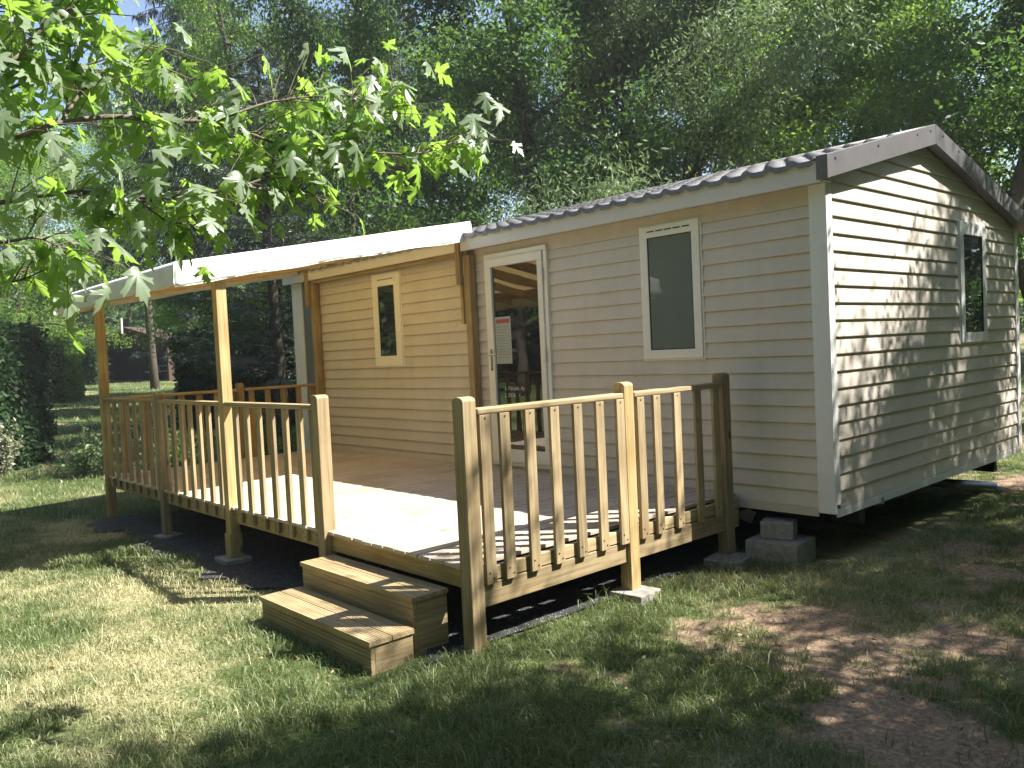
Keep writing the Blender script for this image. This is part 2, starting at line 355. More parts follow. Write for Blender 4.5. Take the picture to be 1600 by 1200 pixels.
# roof
def roofz(y): # top of batten plane
    yy=min(max(y,-.16),W+.16); s=(yy+.16)/(W/2+.16) if yy<=W/2 else (W+.16-yy)/(W/2+.16)
    return 2.93+s*.44
roof=empty('roof'); roof.parent=home
def tiles(y0,y1,name,res):
    xs=np.arange(-L-.08,.03,res); ln=math.hypot(YR+.16,.44); nC=6; cl=ln/nC
    vs=[]
    for k in range(nC):
        for q in (0,.02,.5,.985): vs.append((k,q))
    V=[];
    for (k,q) in vs:
        s=(k+q)/nC; y=y0+(y1-y0)*s; z=2.858+.492*s
        lift=.034*(1-q) if q>0 else .0
        ph=np.mod(xs/.183,1.0); wv=np.where(ph<.45,np.sin(np.clip(ph/.45,0,1)*math.pi),0)
        wave=.028*(wv**.8)
        amp=1.0
        zz=z+lift+wave*amp if q>0 else z+wave*.9-.004
        # lip sags between waves
        V.append(np.stack([xs,np.full_like(xs,y+(-.012*(y1-y0)/abs(y1-y0) if q==.02 else 0)),zz if hasattr(zz,'__len__') else np.full_like(xs,zz)],-1))
    V=np.array(V); a,b_,_=V.shape; I=np.arange(a*b_).reshape(a,b_)
    Q=np.stack([I[:-1,:-1],I[:-1,1:],I[1:,1:],I[1:,:-1]],-1).reshape(-1,4)
    if y1<y0: Q=Q[:,::-1]
    return npmesh(name,V.reshape(-1,3),Q,TILE,roof)
tiles(-.17,YR,'roof_tiles',.02); tiles(W+.17,YR,'roof_tiles',.05)
mb=MB(); mb.tube([(-L-.08,YR,3.345),(.03,YR,3.345)],.06,12); mb.build('ridge_cap',TILE,roof,smooth=True)
mb=MB(); mb.poly([(-L,-.12,2.77),(.03,-.12,2.77),(.03,YR,3.28),(-L,YR,3.28),(.03,W+.12,2.77),(-L,W+.12,2.77)],[(0,1,2,3),(3,2,4,5)]); mb.build('roof_deck',DARK,roof)
# verge boards on the gable
def verge(ya,za,yb,zb_,name,h=.165):
    mb=MB(); x0,x1=.03,.115
    P=[]
    for x in (x0,x1): P+=[(x,ya,za-h),(x,yb,zb_-h),(x,yb,zb_),(x,ya,za)]
    mb.poly(P,[(3,2,1,0),(4,5,6,7),(0,1,5,4),(1,2,6,5),(2,3,7,6),(3,0,4,7)])
    mb.box(x1-.002,x1+.004,0,0,0,0) if False else None
    v=mb.build(name,RAKE,home,.004)
    for f in (.06,.42,.80,.94) :
        s=MB()
        y=ya+(yb-ya)*f; z=za+(zb_-za)*f-.045
        s.tube([(x1-.004,y,z),(x1+.004,y,z)],.009,8); s.build('screw',SCREW,v)
verge(-.165,2.918,YR-.03,3.398,'verge_board'); verge(W+.165,2.80,YR-.026,3.398,'verge_board')
# windows
def window(axis_,a0,a1,z0,z1,glass,vents=5,fw=.075,fd=.035,name='window'):
    mb=MB()
    def B(u0,u1,d0,d1,zz0,zz1):
        if axis_=='x': mb.box(u0,u1,-d1,-d0,zz0,zz1)
        else: mb.box(d0,d1,u0,u1,zz0,zz1)
    top=fw*1.25
    B(a0,a1,.0,fd,z1-top,z1); B(a0,a1,.0,fd,z0,z0+fw); B(a0,a0+fw,.0,fd,z0+fw,z1-top); B(a1-fw,a1,.0,fd,z0+fw,z1-top)
    # thin outer flange
    B(a0-.015,a1+.015,.0,.022,z1,z1+.015); B(a0-.015,a1+.015,.0,.022,z0-.015,z0); B(a0-.015,a0,.0,.022,z0,z1); B(a1,a1+.015,.0,.022,z0,z1)
    fr=mb.build(name,WFR if axis_=='x' else TRIM,home,.004)
    mb=MB(); B(a0+fw,a1-fw,.022,.026,z0+fw,z1-top); mb.build('pane',glass,fr)
    mb=MB(); e=.008
    B(a0+fw,a0+fw+e,.026,.032,z0+fw,z1-top);B(a1-fw-e,a1-fw,.026,.032,z0+fw,z1-top);B(a0+fw+e,a1-fw-e,.026,.032,z0+fw,z0+fw+e);B(a0+fw+e,a1-fw-e,.026,.032,z1-top-e,z1-top)
    mb.build('seal',SCREW,fr)
    if vents:
        mb=MB(); n=vents; sp=(a1-a0-2*fw)/n
        for i in range(n): B(a0+fw+i*sp+.006,a0+fw+(i+1)*sp-.012,fd,fd+.003,z1-top*.52,z1-top*.52+.010)
        mb.build('vent',SCREW,fr)
    return fr
window('x',-1.63,-1.035,1.555,2.665,GLB,5)
window('x',-5.79,-5.21,1.57,2.68,GLW,5,fw=.12)
window('y',2.45,3.10,1.56,2.66,GLW,0,fw=.09)
# door
dr=empty('door'); dr.parent=home
mb=MB(); x0,x1,z0,z1=-3.66,-2.75,.555,2.675
mb.box(x0,x1,-.045,0,z1-.05,z1);mb.box(x0,x0+.045,-.045,0,z0,z1-.05);mb.box(x1-.045,x1,-.045,0,z0,z1-.05);mb.box(x0,x1,-.045,0,z0-.035,z0)
mb.build('door_frame',WFR,dr,.004)
mb=MB(); a,b_=x0+.047,x1-.05; c,d=z0+.003,z1-.052; fw=.085
mb.box(a,b_,-.062,-.008,d-.085,d);mb.box(a,b_,-.062,-.008,c,c+.13);mb.box(a,a+fw*.8,-.062,-.008,c+.13,d-.085);mb.box(b_-fw*.8,b_,-.062,-.008,c+.13,d-.085)
lf=mb.build('door_leaf',WFR,dr,.005)
mb=MB(); mb.box(a+fw*.8,b_-fw*.8,-.036,-.028,c+.13,d-.085); gl=mb.build('door_pane',GLD,dr)
mb=MB()
for (u,v) in ((a+.034,1.60),): 
    mb.box(u-.014,u+.014,-.070,-.062,v-.11,v+.11)
    mb.tube([(u,-.068,v+.05),(u,-.105,v+.05),(u+.11,-.108,v+.05)],.009,8)
mb.build('door_handle',CHROME,dr,.002)
mb=MB(); mb.tube([(a+.034,-.062,1.50),(a+.034,-.074,1.50)],.012,10); mb.build('lock',SCREW,dr); mb=MB(); mb.box(a+.024,a+.044,-.07,-.062,1.05,1.13); mb.build('lock',SCREW,dr)
for v in (2.38,1.62,.85):
    mb=MB(); mb.tube([(b_+.003,-.066,v-.06),(b_+.003,-.066,v+.06)],.011,10); mb.build('hinge',WFR,dr,smooth=True)
# notice taped on the glass
mb=MB(); nx0,nx1,nz0,nz1=-3.535,-3.30,1.555,2.03; mb.box(nx0,nx1,-.038,-.0365,nz0,nz1); nc=mb.build('notice',PAPER,dr)
mb=MB(); mb.box(nx0+.02,nx1-.02,-.0395,-.0385,nz1-.065,nz1-.025); mb.build('heading',RED,nc)
mb=MB()
for i in range(12):
    z=nz1-.10-i*.028; e=random.uniform(.0,.06); mb.box(nx0+.02,nx1-.02-e,-.0395,-.0385,z-.006,z)
mb.build('print_lines',INK,nc)
def text(s,loc,size,m,parent,name,rot=(math.pi/2,0,0),ext=.0006,shear=.25):
    c=bpy.data.curves.new(name,'FONT'); c.body=s; c.size=size; c.extrude=ext; c.shear=shear; c.offset=-.0008
    o=bpy.data.objects.new(name,c); COL.objects.link(o); dg=bpy.context.evaluated_depsgraph_get(); me=bpy.data.meshes.new_from_object(o.evaluated_get(dg))
    bpy.data.objects.remove(o); o=bpy.data.objects.new(name,me); COL.objects.link(o); me.materials.clear(); me.materials.append(m); o.location=loc; o.rotation_euler=rot; o.parent=parent
    return o
text('S. Paradis Ay',(-3.44,-.038,1.285),.058,CHALK,dr,'handwriting'); text('L 3076   ?',(-3.44,-.038,1.215),.058,CHALK,dr,'handwriting')
# chassis
mb=MB()
for y in (.55,W-.55): mb.box(-L+.1,-.05,y-.04,y+.04,.24,.40)
for x in np.arange(-7.5,0,.95): mb.box(x-.03,x+.03,.05,W-.05,.32,.405)
mb.box(-L+.02,-.02,.02,W-.02,.395,.407)
mb.build('chassis',DARK,home)
mb=MB(); mb.bar((-.95,.05,.37),(-.82,.25,.24),.05,.10); mb.build('outrigger',GALV,home)
mb=MB(); mb.bar((-.45,.25,.36),(.02,.75,.39),.05,.05); mb.build('outrigger',GALV,home)
mb=MB(); mb.tube([(-.45,2.36,.27),(.10,2.46,.27),(.26,2.5,.27),(.31,2.5,.22)],[.04,.04,.03,.035],12); mb.build('tow_hitch',GALV,home,smooth=True)
for y in (.5,W-.5):
    for x in (-3.6,-4.4):
        mb=MB(); mb.tube([(x,y-.09,.27),(x,y-.07,.27),(x,y+.07,.27),(x,y+.09,.27)],[.22,.27,.27,.22],24); mb.build('wheel',DARK,home)
# ------------------------------------------------------------------ terrace
D=2.742; XL=-7.22; XR=-.74; ZD=.49; RT=1.37; XE=-3.92
ter=empty('wooden_terrace',(0,0,0)); tag(ter,'raised wooden terrace with railings and a white tarpaulin canopy along the front of the home','terrace')
mb=MB(); x=XL+.05
while x<XR-.06:
    wd=.115; zz=ZD-random.uniform(0,.003); e=random.uniform(-.008,.006)
    mb.box(x,min(x+wd,XR-.05),-D-.03+e,-.03,zz-.024,zz); x+=wd+.009
mb.build('deck_floor',deckM,ter,.002)
mb=MB(); mb.box(XL-.02,XR+.02,-D+.005,-D+.045,ZD-.145,ZD-.026); fr=mb.build('rim_beam',wX,ter,.004)
mb=MB(); mb.box(XR-.02,XR+.02,-D+.05,-.08,ZD-.105,ZD-.026); mb.build('rim_beam',gY,ter,.004)
mb=MB(); mb.box(XR-.015,XR+.022,-D+.05,-.1,.245,ZD-.112); mb.build('lower_beam',gY,ter,.004)
mb=MB(); mb.box(XL-.02,XL+.02,-D+.05,-.08,ZD-.145,ZD-.026); mb.build('rim_beam',gY,ter,.004)
mb=MB()
for x in np.arange(XL+.5,XR-.2,.5): mb.box(x-.022,x+.022,-D+.05,-.05,ZD-.15,ZD-.026)
mb.build('joists',gY,ter)
def post(x,y,z0,z1,m=None,wd=.095,rnd=True,name='post'):
    mb=MB(); h=wd/2; top=[]
    mb.box(x-h,x+h,y-h,y+h,z0,z1-.02) if not rnd else None
    if rnd:
        P=[];n=7
        # rounded cap profile in one piece (arched across x)
        prof=[(-h,z0),(h,z0),(h,z1-.022)]+[(h*math.cos(a),z1-.022+.022*math.sin(a)) for a in np.linspace(0,math.pi,n)[1:-1]]+[(-h,z1-.022)]
        k=len(prof)
        for yy in (y-h,y+h): P+=[(x+p[0],yy,p[1]) for p in prof]
        fs=[tuple(range(k)),tuple(range(2*k-1,k-1,-1))]+[(i+k,(i+1)%k+k,(i+1)%k,i) for i in range(k)]
        mb.poly(P,fs)
    return mb.build(name,m or gZ,ter,.005)
PT=RT+.07
post(XR+.0,-D-.005,-.02,PT); post(-2.33,-D-.01,-.02,PT); post(XR,-1.385,.05,PT,wZ); post(XR,-.245,.05,PT)
post(-5.48,-D-.01,-.02,PT-.01,wd=.08); post(XL,-1.15,-.02,PT,wZ,wd=.08); 
# tall posts
def zc(y): return 3.05+(y+.05)*(.535/3.07)   # canopy plane
mb=MB(); mb.box(XE-.042,XE+.048,-D-.05,-D+.04,.26,zc(-D)-.145); mb.box(XE-.055,XE+.055,-D-.062,-D+.048,.06,.262); mb.build('roof_post',wZ,ter,.005)
mb=MB(); mb.box(XL-.045,XL+.045,-D-.05,-D+.04,0,zc(-D)-.145); mb.build('roof_post',wZ,ter,.005)
for x in (-3.86,-7.13):
    mb=MB(); mb.box(x-.045,x+.045,-.115,-.03,ZD+.001,2.70); pp=mb.build('roof_post',wZ,ter,.005)
# railing
def rail_x(xa,xb,bx,m,mt,y=-D):
    rl=empty('railing'); rl.parent=ter
    mb=MB(); mb.box(xa,xb,y-.045,y+.035,RT-.036,RT); mb.build('top_rail',mt,rl,.008)
    for b in bx:
        mb=MB(); mb.box(b-.036,b+.036,y-.026,y-.001,ZD-.115,RT-.038); mb.build('baluster',m,rl,.003)
    return rl
def rail_y(ya,yb,by,m,mt,x,s):
    rl=empty('railing'); rl.parent=ter
    mb=MB(); mb.box(x-.04,x+.05,ya,yb,RT-.036,RT); mb.build('top_rail',mt,rl,.008)
    for b in by:
        mb=MB(); xx=(x+.024,x+.048) if s>0 else (x-.012,x+.012)
        mb.box(xx[0],xx[1],b-.038,b+.038,ZD-.115,RT-.038); mb.build('baluster',m,rl,.003)
    return rl
rail_x(-3.87,-2.38,[-3.72,-3.51,-3.29,-3.07,-2.85,-2.63,-2.43],gZ,gX)
rail_x(-5.44,-3.97,[-5.33,-5.12,-4.91,-4.70,-4.49,-4.28,-4.08],gZ,gX)
rail_x(-7.17,-5.52,[-7.08,-6.87,-6.65,-6.43,-6.21,-5.99,-5.77,-5.60],gZ,gX)
rail_y(-2.69,-1.44,[-2.64,-2.49,-2.29,-2.085,-1.88,-1.675,-1.475],gZ,gY,XR,1)
rail_y(-1.33,-.30,[-1.265,-1.09,-.86,-.61,-.385],gZ,gY,XR,1)
rail_y(-2.69,-1.20,[-2.55,-2.33,-2.11,-1.89,-1.67,-1.45,-1.26],wZ,wY,XL,-1)
rail_y(-1.10,-.04,[-1.0,-.78,-.56,-.34,-.14],wZ,wY,XL,-1)
def heads(parent,pts,ax):
    for (x,y,z) in pts:
        mb=MB(); d=.0022
        if ax=='x': mb.tube([(x-.001,y,z),(x+d,y,z)],.0055,8)
        else: mb.tube([(x,y+.001,z),(x,y-d,z)],.0055,8)
        mb.build('screw',SCREW,parent)
for o in [o for o in bpy.data.objects if o.name.startswith('baluster')]:
    vs=[v.co for v in o.data.vertices]; x0=min(v.x for v in vs);x1=max(v.x for v in vs);y0=min(v.y for v in vs);y1=max(v.y for v in vs)
    if x1>XR+.03: heads(o,[(x1,(y0+y1)/2+s_*.015,z) for (s_,z) in ((-1,ZD-.05),(1,ZD-.085),(0,RT-.058))],'x')
    elif y0<-D-.02 and x0>-5.5: heads(o,[((x0+x1)/2+s_*.014,y0,z) for (s_,z) in ((-1,ZD-.05),(1,ZD-.085))],'y')
# canopy
can=empty('canopy'); can.parent=ter
cx0,cx1=-7.36,-3.845; cy0,cy1=-3.12,-.05
RS2=np.random.RandomState(5)
def tarp():
    nx,ny=60,50; V=[];Fs=[]
    xs=np.linspace(cx0,cx1,nx); ys=np.linspace(cy0,cy1,ny)
    X,Y=np.meshgrid(xs,ys,indexing='ij'); Zz=zc(Y)+.004*np.sin(X*9+Y*2)-.012*np.abs(np.sin((X-cx0)/(cx1-cx0)*5*math.pi))*0
    V=np.stack([X,Y,Zz],-1).reshape(-1,3); I=np.arange(nx*ny).reshape(nx,ny)
    Q=np.stack([I[:-1,:-1],I[1:,:-1],I[1:,1:],I[:-1,1:]],-1).reshape(-1,4)
    o=npmesh('canopy_sheet',V,Q,TARP,can,smooth=True); sm=o.modifiers.new('thick','SOLIDIFY'); sm.thickness=.004
    # valances
    edges=[]
    def val(P0,P1,out,n,name,drop=.20):
        P0=np.array(P0);P1=np.array(P1);out=np.array(out); rows=7
        G=[]
        for i in range(n):
            s=i/(n-1); p=P0+(P1-P0)*s
            for j in range(rows):
                q=j/(rows-1); a=q*drop
                rip=.007*math.sin(s*31+q*2)*q+.002*math.sin(s*77+1.7)*q+.016*(float(vnoise(s*14,q*1.5,1,21))-.4)*q+.003*(float(vnoise(s*40,q*3,1,22))-.5)
                G.append(p+out*(.018*min(1,q*6)+rip)+np.array([0,0,-a-.006*math.sin(s*23)*q+(.012*(1-abs(2*s-1))*q)]))
        G=np.array(G); I=np.arange(n*rows).reshape(n,rows)
        Q=np.stack([I[:-1,:-1],I[1:,:-1],I[1:,1:],I[:-1,1:]],-1).reshape(-1,4)
        o=npmesh(name,G,Q,TARPV,can,smooth=True); sm=o.modifiers.new('thick','SOLIDIFY'); sm.thickness=.004
        Gr=G.reshape(n,rows,3); edges.append((Gr[0].copy(),Gr[-1].copy())); hm=MB(); hm.tube([tuple(Gr[i,-1]+np.array([0,0,.004])) for i in range(0,n,2)]+[tuple(Gr[-1,-1]+np.array([0,0,.004]))],.006,6); hm.build('hem',TARPV,o,smooth=True)
        for i in (n//3,2*n//3):
            hm=MB(); hm.tube([tuple(Gr[i,j]+out*.002) for j in range(rows)],.0035,5); hm.build('seam',TARPV,o,smooth=True)
    val((cx1,cy0-.026,zc(cy0-.026)),(cx1,cy1,zc(cy1)),(1,0,0),60,'valance')
    val((cx0,cy0,zc(cy0)),(cx1+.028,cy0,zc(cy0)),(0,-1,0),70,'valance',.19)
    val((cx0,cy0,zc(cy0)),(cx0,cy1,zc(cy1)),(-1,0,0),40,'valance')
    for (ea,eb) in ((edges[0][0],edges[1][1]),(edges[1][0],edges[2][0])):
        cm=MB(); k=len(ea); mid=(ea+eb)/2+np.array([.006 if ea[0][0]>-5 else -.006,-.006,0])
        cm.poly(list(ea)+list(mid)+list(eb),[(i,i+1,k+i+1,k+i) for i in range(k-1)]+[(k+i,k+i+1,2*k+i+1,2*k+i) for i in range(k-1)]); o=cm.build('corner_fold',TARPV,can,smooth=True); o.modifiers.new('thick','SOLIDIFY').thickness=.004
tarp()
mb=MB(); mb.box(XL-.05,XE+.052,-D-.022,-D+.022,zc(-D)-.145,zc(-D)-.03); mb.build('front_beam',wX,can,.004)
mb=MB(); mb.box(cx0+.05,cx1-.03,-.10,-.05,2.70,2.835); mb.build('wall_beam',wX,can,.004)
for i,x in enumerate(np.linspace(cx0+.10,cx1-.10,6)):
    mb=MB(); ya,yb=-3.06,-.11
    h=.115
    P=[]
    for xx in (x-.022,x+.022): P+=[(xx,ya,zc(ya)-.03),(xx,yb,zc(yb)-.03),(xx,yb,zc(yb)-.03-h),(xx,ya,zc(ya)-.03-h)]
    mb.poly(P,[(0,1,2,3),(7,6,5,4),(1,0,4,5),(2,1,5,6),(3,2,6,7),(0,3,7,4)]); mb.build('rafter',wY,can,.003)
for x in (-3.945,-7.19):
    mb=MB(); mb.box(x-.035,x+.035,-.165,-.117,2.40,2.86); mb.build('bracket',wZ,can,.003)
mb=MB(); mb.box(-4.03,-3.99,-.075,-.045,1.99,2.50); mb.build('bracket',wZ,can,.003)
# ------------------------------------------------------------------ membrane
MBM,t,b=newmat('black_membrane')
v=N(t,'ShaderNodeTexVoronoi'); v.inputs['Scale'].default_value=55; t.links.new(coords(t),v.inputs['Vector'])
n=N(t,'ShaderNodeTexNoise'); n.inputs['Scale'].default_value=7; t.links.new(coords(t),n.inputs['Vector'])
m_=N(t,'ShaderNodeMath',operation='MULTIPLY'); t.links.new(v.outputs['Distance'],m_.inputs[0]); m_.inputs[1].default_value=1
r=ramp(t,v.outputs['Distance'],[(0,(.7,.68,.62)),(.15,(.45,.43,.38)),(.20,(.02,.02,.022))])
r3=ramp(t,n.outputs[0],[(.35,(0,0,0)),(.5,(1,1,1))]); mx=N(t,'ShaderNodeMix',data_type='RGBA'); t.links.new(r3.outputs[0],mx.inputs['Factor']); mx.inputs['A'].default_value=(.02,.02,.022,1); t.links.new(r.outputs[0],mx.inputs['B'])
t.links.new(mx.outputs['Result'],b.inputs['Base Color']); b.inputs['Roughness'].default_value=.75
bp=N(t,'ShaderNodeBump'); bp.inputs['Strength'].default_value=.6; t.links.new(n.outputs[0],bp.inputs['Height']); t.links.new(bp.outputs[0],b.inputs['Normal'])
xs=np.linspace(0,1,140); ys=np.linspace(0,1,60); A,B=np.meshgrid(xs,ys,indexing='ij')
yy=-3.04+.10*np.sin((-6.9+A*6.1)*4)+.05*np.sin((-6.9+A*6.1)*11); Ym=yy+(0-yy)*B; Xm=-6.9+A*6.12+.12*np.sin(Ym*5)*(1-A)
Zm=hgt(Xm,Ym)+.014+.014*vnoise(Xm,Ym,.13,31)*(1-B*.5)
I=np.arange(140*60).reshape(140,60); Q=np.stack([I[:-1,:-1],I[1:,:-1],I[1:,1:],I[:-1,1:]],-1).reshape(-1,4)
mm=npmesh('weed_membrane',np.stack([Xm,Ym,Zm],-1).reshape(-1,3),Q,MBM,smooth=True); tag(mm,'black weed membrane speckled with debris under the terrace','ground sheet')
# ------------------------------------------------------------------ steps
st=empty('wooden_steps',(-1.6,-3.0,0)); tag(st,'two low wooden steps of grooved boards in front of the terrace opening','steps')
def grooved(mb,x0,x1,y0,y1,z,th,n=9,axis_='top'):
    # grooved board running along x; profile across y (top) or z (riser)
    P=[]; k=0; prof=[]
    w_=(y1-y0)/n
    for i in range(n):
        a=y0+i*w_
        prof+=[(a,z-.004),(a+w_*.18,z-.004),(a+w_*.22,z),(a+w_*.96,z)]
    prof[0]=(y0,z-.001); prof+=[(y1,z-.001),(y1,z-th),(y0,z-th)]
    k=len(prof)
    for x in (x0,x1):
        for (c,d_) in prof: P.append((x,c,d_) if axis_=='top' else (x,d_,c))
    fs=[tuple(range(k))[::-1],tuple(range(k,2*k))]+[(i,(i+1)%k,(i+1)%k+k,i+k) for i in range(k)]
    if axis_!='top': fs=[f[::-1] for f in fs]
    mb.poly([(p[0]+1.6,p[1]+3.0,p[2]) for p in P],fs)
def step(x0,x1,yf,yb,zt):
    hb=(yb-yf-.006)/2
    for k,(a,c) in enumerate(((yf,yf+hb),(yf+hb+.006,yb))):
        mb=MB(); grooved(mb,x0,x1,a,c,zt,.026); mb.build('tread_board',gX,st)
    # riser (grooves face forward): built with mirrored depth
    mb=MB()
    n=8;z0=-.03;z1=zt-.028;w_=(z1-z0)/n;prof=[]
    yf2=yf+.012
    for i in range(n):
        a=z0+i*w_; prof+=[(yf2+.004,a),(yf2+.004,a+w_*.18),(yf2,a+w_*.22),(yf2,a+w_*.97)]
    prof+=[(yf2+.001,z1),(yf2+.026,z1),(yf2+.026,z0)]
    k=len(prof);P=[]
    for x in (x0+.01,x1-.01): P+=[(x+1.6,p[0]+3.0,p[1]) for p in prof]
    mb.poly(P,[tuple(range(k)),tuple(range(k,2*k))[::-1]]+[(i+k,(i+1)%k+k,(i+1)%k,i) for i in range(k)])
    mb.build('riser',gX,st)
    for x in (x0+.01,x1-.035):
        mb=MB(); mb.box(x+1.6,x+.025+1.6,yf+.04+3.0,yb+3.0-.004,-.03,zt-.028); mb.build('side_board',gY,st,.002)
step(-2.235,-.945,-3.02,-2.765,.335)
step(-2.20,-.90,-3.335,-3.045,.182)
# ------------------------------------------------------------------ concrete pads and blocks
def block(x,y,z,sx,sy,sz,rz,label,group=None,cat='concrete block',name='concrete_block'):
    mb=MB(); mb.box(-sx/2,sx/2,-sy/2,sy/2,0,sz); o=mb.build(name,CONC,None,.008); o.location=(x,y,z); o.rotation_euler=(0,0,rz); tag(o,label,cat,group); return o
block(XR+.04,-1.40,-.01,.26,.24,.065,.1,'pale concrete pad under the middle post of the right-hand railing','concrete pads','concrete pad','concrete_pad')
block(XR+.07,-.33,-.01,.28,.30,.075,.2,'concrete pad at the foot of the railing post nearest the home wall','concrete pads','concrete pad','concrete_pad')
block(XE,-D-.02,-.01,.26,.22,.07,0,'concrete pad under the tall canopy post left of the steps','concrete pads','concrete pad','concrete_pad')
block(-5.48,-D,-.01,.2,.2,.05,.3,'concrete pad under the short post in the left railing','concrete pads','concrete pad','concrete_pad')
block(-.42,-.02,-.02,.40,.36,.20,.12,'large grey concrete block on the earth beneath the front corner of the home','blocks stacked under the home')
block(-.44,.0,.181,.24,.20,.13,.35,'small brownish concrete block on top of the larger one under the home corner','blocks stacked under the home')
# ------------------------------------------------------------------ vegetation generators
def leaf_quads(C,Dv,Lx,Wx):
    n=len(C); Dv=Dv/np.linalg.norm(Dv,axis=1,keepdims=True)
    R_=RS.normal(size=(n,3)); Sd=np.cross(Dv,R_); Sd/=np.linalg.norm(Sd,axis=1,keepdims=True)+1e-9
    L_=Lx[:,None]; W_=Wx[:,None]
    Nn=np.cross(Dv,Sd)
    p=[C,C+Dv*L_*.42+Sd*W_*.5-Nn*W_*.08,C+Dv*L_,C+Dv*L_*.42-Sd*W_*.5-Nn*W_*.08]
    V=np.stack(p,1).reshape(-1,3); b=np.arange(n)*4
    return V,np.stack([b,b+1,b+2,b+3],-1)
def curve(p0,dirv,length,n,wob,grav=0):
    p=np.array(p0,float); d=np.array(dirv,float); d/=np.linalg.norm(d); pts=[p.copy()]
    for i in range(n):
        d=d+RS.normal(size=3)*wob+np.array([0,0,grav]); d/=np.linalg.norm(d); p=p+d*length/n; pts.append(p.copy())
    return pts
def broadleaf(H,R,r0,nl,mat,bark,leaf=(.12,.05),th=.25,droop=0,nleaf=45000,lean=(0,0),forks=1,sig=.42):
    mb=MB(); cen=[]
    for fk in range(forks):
        d0=(lean[0]+(fk-(forks-1)/2)*.28,lean[1]+RS.normal()*.05,1)
        tr=curve((fk*.12,0,-.2),d0,H*.92,9,.045,.02)
        mb.tube(tr,[r0*(1-.9*(i/9))+.01 for i in range(10)],9)
        for j in range(nl):
            s=th+(1-th)*(j+.5*RS.rand())/nl; idx=min(int(s*9),8); fr=s*9-idx; base=tr[idx]*(1-fr)+tr[idx+1]*fr
            az=j*2.4+RS.rand()*.6+fk; e=.15+.9*s+RS.rand()*.2
            prof=math.sin(math.pi*min(1,(s-th)/(1-th)*.72+.28))
            ln=R*(.45+.65*prof)*(.75+.5*RS.rand())
            lb=curve(base,(math.cos(az)*math.cos(e),math.sin(az)*math.cos(e),math.sin(e)),ln,6,.13,.03 if not droop else -.10)
            rr=r0*(1-.85*s)*.5+.008
            mb.tube(lb,[rr*(1-.85*i/6)+.004 for i in range(7)],6)
            for i in (2,3,4,5,6):
                cen.append((lb[i],.8+.4*RS.rand()))
                for q in range(2):
                    a2=az+RS.normal()*1.0; sb=curve(lb[i],(math.cos(a2),math.sin(a2),.3+RS.normal()*.4),ln*.33*(.6+.8*RS.rand()),3,.2,-.05 if droop else 0)
                    mb.tube(sb,[.012,.009,.006,.003],4,False)
                    cen.append((sb[2],.7)); cen.append((sb[3],.7))
    T=mb
    cc=np.array([c[0] for c in cen]); sc=np.array([c[1] for c in cen])
    k=RS.randint(0,len(cc),nleaf)
    off=RS.normal(size=(nleaf,3))*np.array([sig,sig,sig*.55])*sc[k][:,None]
    C=cc[k]+off
    if droop: C[:,2]-=np.abs(RS.normal(size=nleaf))*droop
    Dv=off*.8+RS.normal(size=(nleaf,3))*.5; Dv[:,2]-= .25+droop
    Lx=leaf[0]*(.6+.7*RS.rand(nleaf)); Wx=leaf[1]*(.6+.7*RS.rand(nleaf))
    V,Q=leaf_quads(C,Dv,Lx,Wx)
    # clumps of lighter and darker young / old foliage
    cr=RS.rand(len(cc)); rnd=np.clip(cr[k]*.6+RS.rand(nleaf)*.45,0,1)
    return (T,bark,V,Q,rnd,mat)
def conifer(H,R,r0,mat,bark,nleaf=48000,droop=.35,needle=(.16,.022),low=.06,layered=False):
    mb=MB(); tr=curve((0,0,-.2),(0,0,1),H,9,.012,.02); mb.tube(tr,[r0*(1-.93*i/9)+.01 for i in range(10)],9)
    P=[];Dr=[];Ps=[]
    nb=int(H*(7 if layered else 9))
    for j in range(nb):
        s=low+(1-low)*(j+RS.rand())/nb; idx=min(int(s*9),8); fr=s*9-idx; base=tr[idx]*(1-fr)+tr[idx+1]*fr
        ln=R*(1-s)**.75*(.7+.5*RS.rand())+.25; az=j*2.399+RS.rand()*.5
        lb=curve(base,(math.cos(az),math.sin(az),.15 if not layered else .25),ln,6,.05,-.10 if not layered else -.03)
        mb.tube(lb,[.035*(1-.85*i/6)*(1-s*.6)+.003 for i in range(7)],5,False)
        for i in range(1,7):
            for q in range(4):
                f=RS.rand(); b=lb[i-1]*(1-f)+lb[i]*f
                a2=az+(1 if q%2 else -1)*(.6+.5*RS.rand()); sl=ln*.32*(1.1-i/8)*(.6+.7*RS.rand())
                tip=b+np.array([math.cos(a2)*sl,math.sin(a2)*sl,-droop*sl*(.6+RS.rand())])
                P.append(b);Dr.append(tip-b);Ps.append(RS.rand())
    P=np.array(P);Dr=np.array(Dr);Ps=np.array(Ps)
    k=RS.randint(0,len(P),nleaf); f=RS.rand(nleaf)[:,None]
    C=P[k]+Dr[k]*f+RS.normal(size=(nleaf,3))*.03
    Dv=Dr[k]/(np.linalg.norm(Dr[k],axis=1,keepdims=True)+1e-6)+RS.normal(size=(nleaf,3))*.45; Dv[:,2]-=droop*1.2
    V,Q=leaf_quads(C,Dv,needle[0]*(.6+.8*RS.rand(nleaf)),needle[1]*(.7+.6*RS.rand(nleaf)))
    return (mb,bark,V,Q,np.clip(Ps[k]*.6+RS.rand(nleaf)*.4,0,1),mat)
PR={}
def proto(name,spec): PR[name]=[spec,None]
